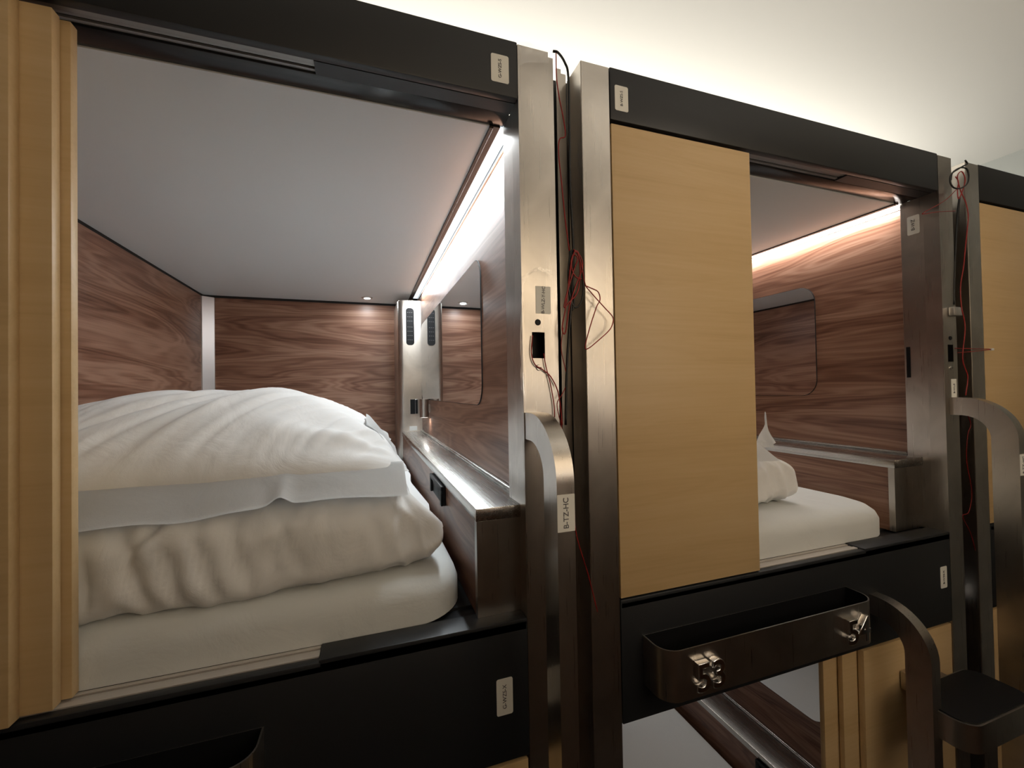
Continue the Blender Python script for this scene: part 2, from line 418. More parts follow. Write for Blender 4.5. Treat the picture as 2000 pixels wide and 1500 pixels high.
    part('reading_lamp', bm, ['steel', 'led_warm'], root, 40)
    o = area('lamp_light', (0, 0, 0), (0.03, 0.03), 0.12, (1, 0.95, 0.9), (0, 0, 0)); o.parent = root; o.data.shape = 'DISK'
    o.location = (lx-R[0], ly-R[1], Z(0.318)-R[2])
    # mirror on the right wall
    bm = NB(); pr = rrect(Y(0.405), Y(1.795), Z(0.412), Z(0.855), 0.065, n=10)
    prism(bm, pr, 0, X(WU-0.003), X(WU), mi=0)
    pr2 = rrect(Y(0.4065), Y(1.7935), Z(0.4135), Z(0.8535), 0.0635, n=10)
    prism(bm, pr2, 0, X(WU-0.0034), X(WU-0.003), mi=1)
    part('wall_mirror', bm, ['gap', 'mirror'], root, 30)
    # console under the mirror
    TOP = 0.221
    bm = NB(); B(bm, cu+0.004, cu+0.016, cv+0.012, D, 0.0, TOP-0.024)
    con = part('console', bm, 'walnut_y', root)
    bm = NB(); B(bm, cu, WU-0.001, cv, D, TOP-0.026, TOP, bev=0.0018); B(bm, WU-0.012, WU-0.0005, cv+0.05, D-0.3, TOP, TOP+0.010, bev=0.002)
    part('console_top', bm, 'steel_in', con, 30)
    bm = NB(); B(bm, cu+0.003, WU-0.001, cv+0.004, cv+0.012, 0.0, TOP-0.026, bev=0.001); B(bm, cu+0.002, cu+0.006, cv+0.003, cv+0.02, 0, TOP-0.026)
    part('end_plate', bm, 'steel', con)
    bm = NB(); c0, c1 = 0.385, 0.60
    B(bm, cu-0.004, cu+0.004, c0, c1, 0.138, 0.192, bev=0.002); B(bm, cu-0.010, cu-0.004, c0, c1, 0.180, 0.192, bev=0.001)
    B(bm, cu-0.010, cu-0.004, c0, c0+0.02, 0.138, 0.185, bev=0.001); B(bm, cu-0.010, cu-0.004, c1-0.02, c1, 0.138, 0.185, bev=0.001)
    if handle: part('pull_handle', bm, 'black', con, 30)
    else: bm.free()
    for st in stickers:
        sticker(root, *st)
    return root

LEFT3 = ((0.005, 0.388, -0.010, 0.010), (0.030, 0.4235, 0.0115, 0.0300), (0.035, 0.434, 0.0340, 0.0510))
CLOSE3 = ((0.002, 0.3985, 0.0015, 0.0175), (0.002, 0.395, 0.0205, 0.0335), (0.002, 0.393, 0.0365, 0.0500))
RIGHT3 = ((0.762, 1.154, 0.0015, 0.0175), (0.706, 1.10, 0.0205, 0.0335), (0.655, 1.05, 0.0365, 0.0500))
make_pod(0.5145-PX, SILL, 'upper sleeping pod at left, its wide opening showing the big rumpled pillow and duvet', LEFT3, led='cool', led_w=11, cu=1.062, cv=0.030,
    stickers=(((0.262, 0.8, 0.641), 0.037, 0.056, 'G-WZS-S', 0.0095), ((0.250, 0.8, -0.594), 0.033, 0.070, 'G-WZS-X', 0.011), ((0.30, 0.870, -0.40), 0.028, 0.055, 'G-YL', 0.010, 'jamb')))
make_pod(0.5145, SILL, 'upper sleeping pod at centre right, half closed by a pale maple door leaf', CLOSE3, led='warm', led_w=6.0, cu=1.02, cv=0.060, handle=False,
    stickers=(((0.543, 0.8, 0.639), 0.034, 0.056, 'B-WZS-S', 0.0090), ((1.635, 0.8, -0.583), 0.031, 0.064, 'B-WZS-X', 0.010), ((1.671, 0.866, 0.508), 0.032, 0.060, 'B-WZ', 0.014, 'jamb')))
make_pod(0.5145+PX, SILL, 'farthest upper sleeping pod at the right edge with its maple door shut', ((0.002, 0.3985, 0.0015, 0.0175), (0.395, 0.79, 0.0205, 0.0335), (0.78, 1.15, 0.0365, 0.0500)), inside=False,
    stickers=(((1.912, 0.8, 0.640), 0.034, 0.056, 'G-WZS-S', 0.0090),))
make_pod(0.5145-PX, SILL-PZ, 'lower sleeping pod at left, under the pod with the big pillow', ((0.762, 1.154, 0.0015, 0.0175), (0.38, 0.775, 0.0205, 0.0335), (0.002, 0.393, 0.0365, 0.0500)), header=False, inside=False)
make_pod(0.5145, SILL-PZ, 'lower sleeping pod below the tray numbered 53 and 54, maple leaves slid right', RIGHT3, header=False, led='warm', led_w=1.5, cu=1.035, cv=0.050)
make_pod(0.5145+PX, SILL-PZ, 'farthest lower sleeping pod at the right edge behind the ladder step', CLOSE3, header=False, inside=False)

# dark opening slot on the right upper pod's jamb
jr = [o for o in COL.objects if o.name.startswith('sleeping_pod')][1]
bm = NB(); bx(bm, 1.6695, 1.671, 0.884, 0.895, 0.019, 0.118, bev=0.0006); part('strike_slot', bm, 'black', jr)

# ------------------------------------------------------------------ steel posts between the pods
def post_a(gx, label, stick=None, main=True):
    t = thing('steel_post', (gx+0.336, 0.83, FL), label, 'post', None)
    bm = NB()
    x0, x1 = gx+0.300, gx+0.3675
    # front plate with a cut-out for the cable slot
    zs, ze = 0.064, 0.117; sx0, sx1 = gx+0.3205, gx+0.3485
    bx(bm, x0, x1, 0.8, 0.803, FL, zs); bx(bm, x0, x1, 0.8, 0.803, ze, 0.700)
    bx(bm, x0, sx0, 0.8, 0.803, zs, ze); bx(bm, sx1, x1, 0.8, 0.803, zs, ze)
    bx(bm, x0, x0+0.003, 0.803, 0.840, FL, 0.700); bx(bm, x1-0.003, x1, 0.803, 0.86, FL, 0.700)
    bx(bm, x1, gx+0.384, 0.812, 0.816, FL, 0.700)
    part('post_shell', bm, 'steel', t)
    bm = NB(); bx(bm, x0+0.004, x1-0.004, 0.832, 0.84, FL, 0.69)
    part('post_core', bm, 'black', t)
    for zz in (0.137, 0.045):
        bm = NB(); cyl(bm, (gx+0.334, 0.8, zz), (gx+0.334, 0.7975, zz), 0.0065, 0.0055, 20)
        bx(bm, gx+0.329, gx+0.339, 0.7970, 0.7976, zz-0.0008, zz+0.0008, mi=1)
        part('screw', bm, ['steel' if zz < 0.1 else 'black', 'black'], t, 30)
    return t
def post_b(gx, label):
    t = thing('steel_post', (gx+0.478, 0.83, FL), label, 'post', None)
    bm = NB()
    bx(bm, gx+0.443, gx+0.5125, 0.8, 0.866, FL, 0.702, bev=0.0015)
    part('post_shell', bm, 'steel', t)
    bm = NB(); bx(bm, gx+0.418, gx+0.430, 0.868, 0.872, FL, 0.728); bx(bm, gx+0.430, gx+0.443, 0.870, 0.874, FL, 0.72); bx(bm, gx+0.372, gx+0.400, 0.872, 0.876, FL, 0.70)
    part('inner_channel', bm, 'steel', t)
    return t
def gap_panel(gx, label):
    bm = NB(); bx(bm, gx+0.345, gx+0.470, 0.888, 0.896, FL, 0.715)
    single('filler_panel', bm, 'char', (gx+0.42, 0.91, FL), label, 'panel')
pa = post_a(0, 'narrow steel post at centre with cable slot, left of the wire bundle')
pb = post_b(0, 'bare square steel post beside the big maple door, right of the wire bundle')
pc = post_a(PX, 'narrow steel post at far right under the coiled black cable')
pd = post_b(PX, 'bare steel post at far right, against the farthest pod')
gap_panel(0, 'dark filler panel deep in the gap behind the central wires')
gap_panel(PX, 'dark filler panel deep in the gap behind the far right wires')
sticker(pa, (0.3465, 0.8, 0.183), 0.033, 0.056, 'B-WLZ-Y-HC', 0.0098, 'front', 0.001, 87)
sticker(pc, (1.716, 0.8, -0.018), 0.026, 0.058, 'B-WLZ', 0.010, 'front', 0.001, 90)
# grey pad on the far post where the black cable ends
bm = NB(); bx(bm, 1.700, 1.745, 0.786, 0.8, 0.205, 0.232, bev=0.003); part('cable_clip', bm, 'alu', pc, 30)

# ------------------------------------------------------------------ grab rails
def rail_mesh(x0, x1, ytop, zt, yv, dep, thk, rad, zbot):
    """flat bar leaving the post at the top, bending down towards the aisle; yv = centre of the upright"""
    bm = NB(); n = 14
    path = [((ytop, zt-thk/2), (0, 1)), ((yv+rad, zt-thk/2), (0, 1))]
    for i in range(1, n):
        a = i/n*PI/2; path.append(((yv+rad-rad*math.sin(a), zt-thk/2-rad+rad*math.cos(a)), (-math.sin(a), math.cos(a))))
    path += [((yv, zt-thk/2-rad), (-1, 0)), ((yv, zbot), (-1, 0))]
    rings = []
    for (y, z), (ny, nz) in path:
        h = thk/2 if abs(nz) > 0.5 else dep/2
        h = thk/2+(dep-thk)/2*abs(ny)
        rings.append([bm.verts.new((xx, y+ny*s*h, z+nz*s*h)) for xx, s in ((x0, 1), (x1, 1), (x1, -1), (x0, -1))])
    for A, B in zip(rings, rings[1:]):
        for k in range(4): bm.faces.new((A[k], A[(k+1) % 4], B[(k+1) % 4], B[k]))
    bm.faces.new(rings[0]); bm.faces.new(rings[-1][::-1])
    es = [e for e in bm.edges if len(e.link_faces) == 2 and e.calc_face_angle(0) > 0.9]
    bmesh.ops.bevel(bm, geom=es, offset=0.0022, segments=2, affect='EDGES')
    return bm
def grab_rail(gx, label, text, w_=0.0325):
    t = thing('grab_rail', (gx+0.3185, 0.6825, FL), label, 'grab rail', 'curved steel grab rails in front of the posts')
    part('rail_bar', rail_mesh(gx+0.302, gx+0.335, 0.7995, -0.045, 0.6825, 0.055, 0.053, 0.09, FL), 'steel', t, 35)
    return t
g1 = grab_rail(0, 'curved steel grab rail on the central post with the B-TZ-HC label', '')
g2 = grab_rail(PX+0.017, 'curved steel grab rail on the far right post', '')
sticker(g1, (0.3185, 0.655, -0.2085), 0.0325, 0.0625, 'B-TZ-HC', 0.0135, 'front', 0.0015, 90)
sticker(g2, (1.7065, 0.655, -0.229), 0.0325, 0.058, 'B-TZ-HC', 0.0125, 'front', 0.0015, 90)

# ------------------------------------------------------------------ numbered trays on the beams
def tray(x0, label, numbers=()):
    xa, xb, ya, yb, za, zb = x0+0.0535, x0+0.6955, 0.725, 0.799, -0.645, -0.540
    t = thing('numbered_tray' if numbers else 'tray', ((xa+xb)/2, 0.799, za), label, 'tray', None)
    o = rrect(xa, xb, ya, yb+0.0, 0.03, n=8, rs=(0, 0, 0.04, 0.04))
    i = rrect(xa+0.003, xb-0.003, ya+0.003, yb-0.001, 0.03, n=8, rs=(0, 0, 0.037, 0.037))
    # the radii list is (x1,y1),(x0,y1),(x0,y0),(x1,y0): front corners are the y0 ones
    bm = NB(); n = len(o)
    A = [bm.verts.new((p[0], p[1], za)) for p in o]; Bt = [bm.verts.new((p[0], p[1], zb)) for p in o]
    Ci = [bm.verts.new((p[0], p[1], zb)) for p in i]; Di = [bm.verts.new((p[0], p[1], za+0.004)) for p in i]
    bm.faces.new(A)
    for k in range(n):
        q = (k+1) % n
        f = bm.faces.new((A[k], A[q], Bt[q], Bt[k])); f.smooth = True
        bm.faces.new((Bt[k], Bt[q], Ci[q], Ci[k]))
        f = bm.faces.new((Ci[k], Ci[q], Di[q], Di[k])); f.material_index = 1; f.smooth = True
    f = bm.faces.new(Di); f.material_index = 1
    part('tray_body', bm, ['steel', 'black'], t, 35)
    for (s, cx, cz) in numbers:
        tb = text_bm(s, 0.080, ext=0.0050, bev=0.0022, offset=0.0001)
        bmesh.ops.transform(tb, matrix=Matrix.Translation((cx, ya-0.0073, cz)) @ Matrix.Rotation(PI/2, 4, 'X'), verts=tb.verts)
        part('number_digits', tb, 'chrome', t, 40, label='chrome room number '+s)
    return t
tray(0.5145, 'long steel tray with chrome numbers 53 and 54', (('53', 0.672, -0.600), ('54', 1.121, -0.598)))
tray(0.5145-PX, 'steel tray at the bottom left corner, mostly cut off by the photo edge')
# ------------------------------------------------------------------ ladder to the upper pod
t = thing('ladder', (1.3535, 0.70, FL), 'dark curved ladder rail with a broad rounded black-topped step, right of the numbered tray', 'ladder')
part('ladder_rail', rail_mesh(1.300, 1.333, 0.7995, -0.575, 0.692, 0.055, 0.053, 0.09, FL), 'steel', t, 35)
bm = NB()
o = rrect(1.318, 1.600, 0.600, 0.735, 0.04, n=8)
prism(bm, o, 2, -0.868, -0.803)
i = rrect(1.323, 1.595, 0.605, 0.730, 0.036, n=8)
prism(bm, i, 2, -0.803, -0.800, mi=1)
part('step', bm, ['steel', 'black'], t, 35)
bm = NB(); bx(bm, 1.42, 1.52, 0.735, 0.799, -0.86, -0.81, bev=0.003); part('step_bracket', bm, 'steel', t, 30)

# ------------------------------------------------------------------ bedding
def grid_surface(P, disp=None, close_t=True, flat_z=None):
    n = P.shape[0]; k = P.shape[1]
    if disp is not None:
        ds = np.gradient(P, axis=0)
        dt = (np.roll(P, -1, 1)-np.roll(P, 1, 1))/2 if close_t else np.gradient(P, axis=1)
        N = np.cross(ds, dt); ln = np.linalg.norm(N, axis=2, keepdims=True); N = N/np.maximum(ln, 1e-9)
        c = P.mean(axis=1, keepdims=True)
        if ((P-c)*N).sum() < 0 and close_t: N = -N
        if not close_t and N[..., 2].sum() < 0: N = -N
        P = P+N*disp[..., None]
    if flat_z is not None: P[..., 2] = np.maximum(P[..., 2], flat_z)
    bm = NB(); V = [[bm.verts.new(P[a, b]) for b in range(k)] for a in range(n)]
    for a in range(n-1):
        for b in range(k if close_t else k-1):
            f = bm.faces.new((V[a][b], V[a+1][b], V[a+1][(b+1) % k], V[a][(b+1) % k])); f.smooth = True
    if close_t: bm.faces.new(V[0]); bm.faces.new(V[-1][::-1])
    return bm
def nz(x, y, z): return noise.noise(Vector((x, y, z)))
def ss(a, b, x):
    x = min(1, max(0, (x-a)/(b-a))); return x*x*(3-2*x)
def mattress(x0, z0, label, u1=1.03):
    X, Y, Z = W(x0, z0)
    xa, xb, ya, yb, za, zb = X(-0.024), X(u1), Y(0.0535), Y(2.12), Z(0.001), Z(0.088)
    loc = ((xa+xb)/2, (ya+yb)/2, za)
    bm = NB(); out = []
    pl = rrect(xa, xb, ya, yb, 0.03, n=12, rs=(0.02, 0.02, 0.02, 0.11))
    # dense outline rings: side, rounded shoulder, top
    rings = []
    c = Vector(((xa+xb)/2, (ya+yb)/2))
    for (ins, h) in ((0.0, za), (0.0, za+0.02), (0.0, zb-0.040), (0.006, zb-0.022), (0.018, zb-0.009), (0.036, zb-0.002), (0.06, zb)):
        ring = []
        for p in pl:
            d = Vector(p)-c; q = Vector((math.copysign(max(0, abs(d.x)-ins), d.x), math.copysign(max(0, abs(d.y)-ins), d.y)))+c
            ring.append(bm.verts.new((q.x, q.y, h+0.003*nz(q.x*7, q.y*7, 3))))
        rings.append(ring)
    n = len(pl)
    for A, B in zip(rings, rings[1:]):
        for k in range(n): f = bm.faces.new((A[k], A[(k+1) % n], B[(k+1) % n], B[k])); f.smooth = True
    bm.faces.new(rings[0][::-1]); bm.faces.new(rings[-1])
    return single('mattress', bm, 'sheet', loc, label, 'mattress', 'mattresses in the pods', smooth=50)
def duvet(dx, label, x0=-0.86, x1=0.150, y0=0.866, y1=1.70, z0=-0.366, z1=-0.195, ridges=()):
    n, k = 190, 110; P = np.zeros((n, k, 3)); D = np.zeros((n, k))
    zc = (z0+z1)/2-0.004; b = (z1-z0)/2+0.004
    for a in range(n):
        s = a/(n-1); t = 0.5-0.5*math.cos(PI*s) if s > 0.5 else s*1.0
        t = 1-(1-t)**1.0
        e = max(0.02, (1-abs(2*t-1)**26))**0.5
        ex = x0+(x1-x0)*t
        for c in range(k):
            th = 2*PI*c/k; cs, sn = math.cos(th), math.sin(th)
            # bunch more samples on the front side
            f = lambda q, m: math.copysign(abs(q)**(2/m), q)
            yf = y0+0.010*nz(ex*5, 1.2, 0)+0.012*ss(-0.05, 0.15, ex)
            yc = (yf+y1)/2; ay = (y1-yf)/2
            lean = 0.035*ss(-0.5, 1, sn)*(1 if cs > 0 else 0)
            y = yc-ay*f(cs, 7.5)*(0.90+0.10*e)+lean
            z = zc+b*f(sn, 3.8)*e
            z += 0.022*ss(0.0, 1.0, sn)*ss(0.95, 1.3, y)*e
            x = ex+(0.018*nz(y*6, z*9, 5))*ss(0.1, 0.15, ex)-0.05*ss(0, 1, sn)*ss(0.02, 0.15, ex)
            z -= 0.020*ss(0.3, 1.0, cs)*ss(0.2, -0.6, sn)*ss(0.1, -0.3, ex)
            P[a, c] = (x+dx, y, z)
            h = (z-z0)/(z1-z0); front = ss(0.2, 0.8, cs)
            d = 0.009*nz(ex*7+z*6, y*6, z*9)+0.005*nz(ex*20+3-z*20, y*9, z*14)+0.002*nz(ex*50, y*30, z*40)
            d -= 0.006*abs(nz(ex*16-z*10, y*5, z*12+4))
            for (xt, xb_, wd, am, h0, h1) in ridges:
                xc = xb_+(xt-xb_)*h; q = (ex-xc+0.006*nz(h*3, xt*30, 1))/(wd*1.25)
                if abs(q) < 4: d += 0.55*ss(0.0, 0.22, h)*am*math.exp(-q*q)*ss(h0-0.25, h0+0.05, h)*(1-ss(h1-0.05, h1+0.25, h))*ss(-0.3, 0.4, cs)
            if sn < -0.75: d *= 0.1
            env = max(0.0, nz(ex*5+2, z*6, 41)+0.15); w2 = ex*0.9+z*0.45+0.04*nz(ex*4, z*8, 5)
            d += 0.006*env*(1-abs(math.sin(w2*2*PI*11))**0.7*1.5)*ss(-0.3, 0.4, cs)
            D[a, c] = d*min(1, 6*(1-abs(2*t-1))+0.2)
    bm = grid_surface(P, D, True)
    return single('folded_duvet', bm, 'linen', ((x0+x1)/2+dx, (y0+y1)/2, z0), label, 'duvet', 'folded white duvets', smooth=70)
RID = ((-0.43, -0.37, 0.018, 0.016, 0.1, 0.8), (-0.400, -0.345, 0.009, -0.016, 0.0, 0.7), (-0.375, -0.315, 0.016, 0.013, 0.0, 0.9), (-0.355, -0.290, 0.008, -0.016, 0.0, 0.5),
       (-0.32, -0.262, 0.017, 0.014, 0.0, 0.85), (-0.300, -0.240, 0.008, -0.015, 0.0, 0.6), (-0.27, -0.212, 0.016, 0.011, 0.0, 0.9), (-0.240, -0.193, 0.008, -0.012, 0.0, 0.8),
       (-0.32, -0.46, 0.008, -0.014, 0.5, 0.95), (-0.30, -0.42, 0.012, 0.010, 0.6, 0.95), (-0.46, -0.49, 0.018, 0.016, 0, 0.8), (-0.44, -0.425, 0.007, -0.014, 0, 0.5), (-0.17, -0.10, 0.010, -0.007, 0.3, 0.8), (0.0, 0.04, 0.009, -0.006, 0.3, 0.8),
       (0.085, 0.10, 0.010, -0.008, 0.1, 0.9), (-0.12, -0.20, 0.010, -0.006, 0.5, 0.9))
def pillow(dx, label, x0=-0.80, x1=0.088, y0=0.935, y1=1.60, zs=-0.168, H=0.178, ear=True):
    t = thing('pillow', ((x0+x1)/2+dx, (y0+y1)/2, zs-0.03), label, 'pillow', 'pillows on the duvets')
    n, k = 150, 120; top = np.zeros((n, k, 3)); bot = np.zeros((n, k, 3)); D = np.zeros((n, k))
    xc, yc, hx, hy = (x0+x1)/2, (y0+y1)/2, (x1-x0)/2, (y1-y0)/2
    for a in range(n):
        u = -math.cos(PI*a/(n-1))
        for b in range(k):
            v = -math.cos(PI*b/(k-1))
            sx = 1-0.035*(1-abs(u))*0-0.04*(1-v*v); sy = 1-0.03*(1-u*u)
            x = xc+hx*u*sx; y = yc+hy*v*sy
            prof = (max(0, 1-abs(u)**2.6))**0.62*(max(0, 1-abs(v)**2.2))**0.60
            skew = 1+0.16*v
            z = zs+H*prof*skew
            z += 0.012*ss(-0.5, 0.3, u)*prof*0
            top[a, b] = (x+dx, y, z); bot[a, b] = (x+dx, y, zs-0.028*prof)
            r1 = x*0.86-y*0.50; r2 = x*0.50+y*0.86
            d = 0.012*nz(r1*7, r2*2.2, 1)+0.006*nz(r1*20, r2*5, 7)+0.005*abs(nz(r1*30+2, r2*6, 9))
            w1 = r1+0.05*nz(r2*3, r1*3, 31); env = max(0.0, nz(r1*4+9, r2*3, 17)+0.25)
            sv = math.sin(w1*2*PI*17); d += 0.0075*env*(1-abs(sv)**0.7*1.6)
            # creases fanning from the right end
            ang = math.atan2(y-1.0, 0.16-x); rad = math.hypot(y-1.0, 0.16-x)
            d += 0.007*math.sin(ang*13+2.0*nz(rad*6, ang*2, 2))*ss(0.06, 0.16, rad)*(1-ss(0.22, 0.48, rad))
            for (xa, ya, xb, yb, wd, am) in ((-0.60, 1.0, -0.38, 1.22, 0.012, -0.011), (-0.50, 0.98, -0.33, 1.22, 0.010, -0.008), (-0.38, 1.02, -0.20, 1.30, 0.014, 0.009), (-0.30, 1.0, -0.16, 1.25, 0.010, -0.009),
                                             (-0.12, 1.0, -0.02, 1.20, 0.009, -0.009), (-0.02, 1.20, 0.05, 1.24, 0.009, -0.007), (-0.08, 0.98, 0.03, 1.12, 0.012, 0.008), (0.0, 0.99, 0.06, 1.10, 0.008, -0.009)):
                ex, ey = xb-xa, yb-ya; L2 = ex*ex+ey*ey; q = ((x-xa)*ex+(y-ya)*ey)/L2
                if -0.3 < q < 1.3:
                    dd = ((x-xa)*ey-(y-ya)*ex)/math.sqrt(L2)/wd
                    if abs(dd) < 3.5: d += am*math.exp(-dd*dd)*ss(-0.3, 0.1, q)*(1-ss(0.8, 1.3, q))
            d -= 0.007*abs(nz(r1*16, r2*4, 21)); D[a, b] = d*prof**0.8
    ds = np.gradient(top, axis=0); dt = np.gradient(top, axis=1); N = np.cross(ds, dt); N /= np.maximum(np.linalg.norm(N, axis=2, keepdims=True), 1e-9)
    if N[..., 2].sum() < 0: N = -N
    N[..., 2] = np.abs(N[..., 2])+0.3; N /= np.linalg.norm(N, axis=2, keepdims=True)
    top = top+N*D[..., None]
    bm = NB(); VT = [[bm.verts.new(top[a, b]) for b in range(k)] for a in range(n)]
    def edge(a, b): return a in (0, n-1) or b in (0, k-1)
    VB = [[VT[a][b] if edge(a, b) else bm.verts.new(bot[a, b]) for b in range(k)] for a in range(n)]
    for a in range(n-1):
        for b in range(k-1):
            for V in (VT, VB):
                try:
                    f = bm.faces.new((V[a][b], V[a+1][b], V[a+1][b+1], V[a][b+1])); f.smooth = True
                except ValueError: pass
    part('pillow_body', bm, 'linen', t, 80)
    # flat flange of the pillowcase hanging along the front edge and round the right end
    m_, q_ = 150, 14; P = np.zeros((m_, q_, 3))
    for a in range(m_):
        s = a/(m_-1)
        x = x0+0.02+(x1-x0-0.03)*s
        sag = 0.050+0.008*nz(x*7, 0, 3)
        gapc = math.exp(-((x+0.150)/0.016)**2)
        lift = 0.014*gapc+0.006*nz(x*11, 2, 5)
        for b in range(q_):
            w_ = b/(q_-1)
            y = y0+0.026-0.010*(1-math.cos(w_*1.4))-0.072*w_-0.012*ss(-0.13, 0.0, x)*w_+0.010*nz(x*9, w_*2, 8)*w_
            z = zs+0.018-sag*w_**1.1+lift*w_-0.030*ss(-0.35, -0.65, x)*0
            z -= 0.016*(ss(-0.10, 0.09, -x-0.20))*w_
            P[a, b] = (x+dx, y, z)
    bm = grid_surface(P, np.zeros((m_, q_)), False)
    r = bmesh.ops.solidify(bm, geom=list(bm.faces), thickness=0.0022)
    part('pillow_flange', bm, 'linen', t, 80)
    if ear:   # loose corner of the pillowcase at the back right
        P = np.zeros((24, 24, 3))
        for a in range(24):
            for b in range(24):
                u, v = a/23, b/23
                x = x1-0.085+0.075*u-0.015*v*u; y = 1.13+0.16*v+0.02*u
                z = zs+0.088-0.060*u**1.3+0.02*v*(1-u*0.5)-0.02*(1-v)*u+0.010*math.sin(u*6+v*8)*u
                P[a, b] = (x+dx, y, z)
        bm = grid_surface(P, np.zeros((24, 24)), False)
        bmesh.ops.solidify(bm, geom=list(bm.faces), thickness=0.0022)
        part('pillowcase_corner', bm, 'linen', t, 80)
    return t
XL = 0.5145-PX
mattress(XL, SILL, 'white sheeted mattress under the large duvet in the upper left pod', u1=1.048)
mattress(0.5145, SILL, 'white sheeted mattress in the upper right pod beside the maple door', u1=1.010)
mattress(0.5145, SILL-PZ, 'white mattress in the lower pod beneath the numbered tray', u1=1.020)
duvet(0, 'large folded white duvet lying on the mattress of the upper left pod', ridges=RID)
pillow(0, 'large rumpled white pillow on top of the duvet in the upper left pod')
duvet(PX-0.265, 'white duvet end showing past the maple door in the upper right pod', x0=-0.57, y0=0.95, y1=1.75, z1=-0.200, x1=0.182, ridges=((0.05, 0.08, 0.012, -0.008, 0, 0.9), (0.09, 0.12, 0.010, 0.008, 0, 0.9)))
# pillow corner in the right pod: the same pillow pushed left, its corner pointing up
def pillow_corner():
    p = pillow(PX-0.30, 'white pillow with a pointed corner sticking up, mostly behind the maple door', x0=-0.52, y0=1.0, zs=-0.185, H=0.13, ear=False)
    P = np.zeros((26, 20, 3))
    for a in range(26):
        for b in range(20):
            u, v = a/25, b/19
            x = 1.208+0.097*v+0.006*math.sin(u*5+v*4)-0.012*(1-u)*v; y = 1.03+0.04*v+0.02*u
            hh = 0.118-0.30*abs(v-0.52)**1.5 if v < 0.52 else 0.118-0.11*((v-0.52)/0.48)**0.8
            z = -0.200+hh*u+0.003*math.sin(v*20)*u
            P[a, b] = (x, y+0.012*math.sin(v*9+u*2), z)
    bm = grid_surface(P, np.zeros((26, 20)), False); bmesh.ops.solidify(bm, geom=list(bm.faces), thickness=0.0025)
    part('pillowcase_corner', bm, 'linen', p, 80)
pillow_corner()

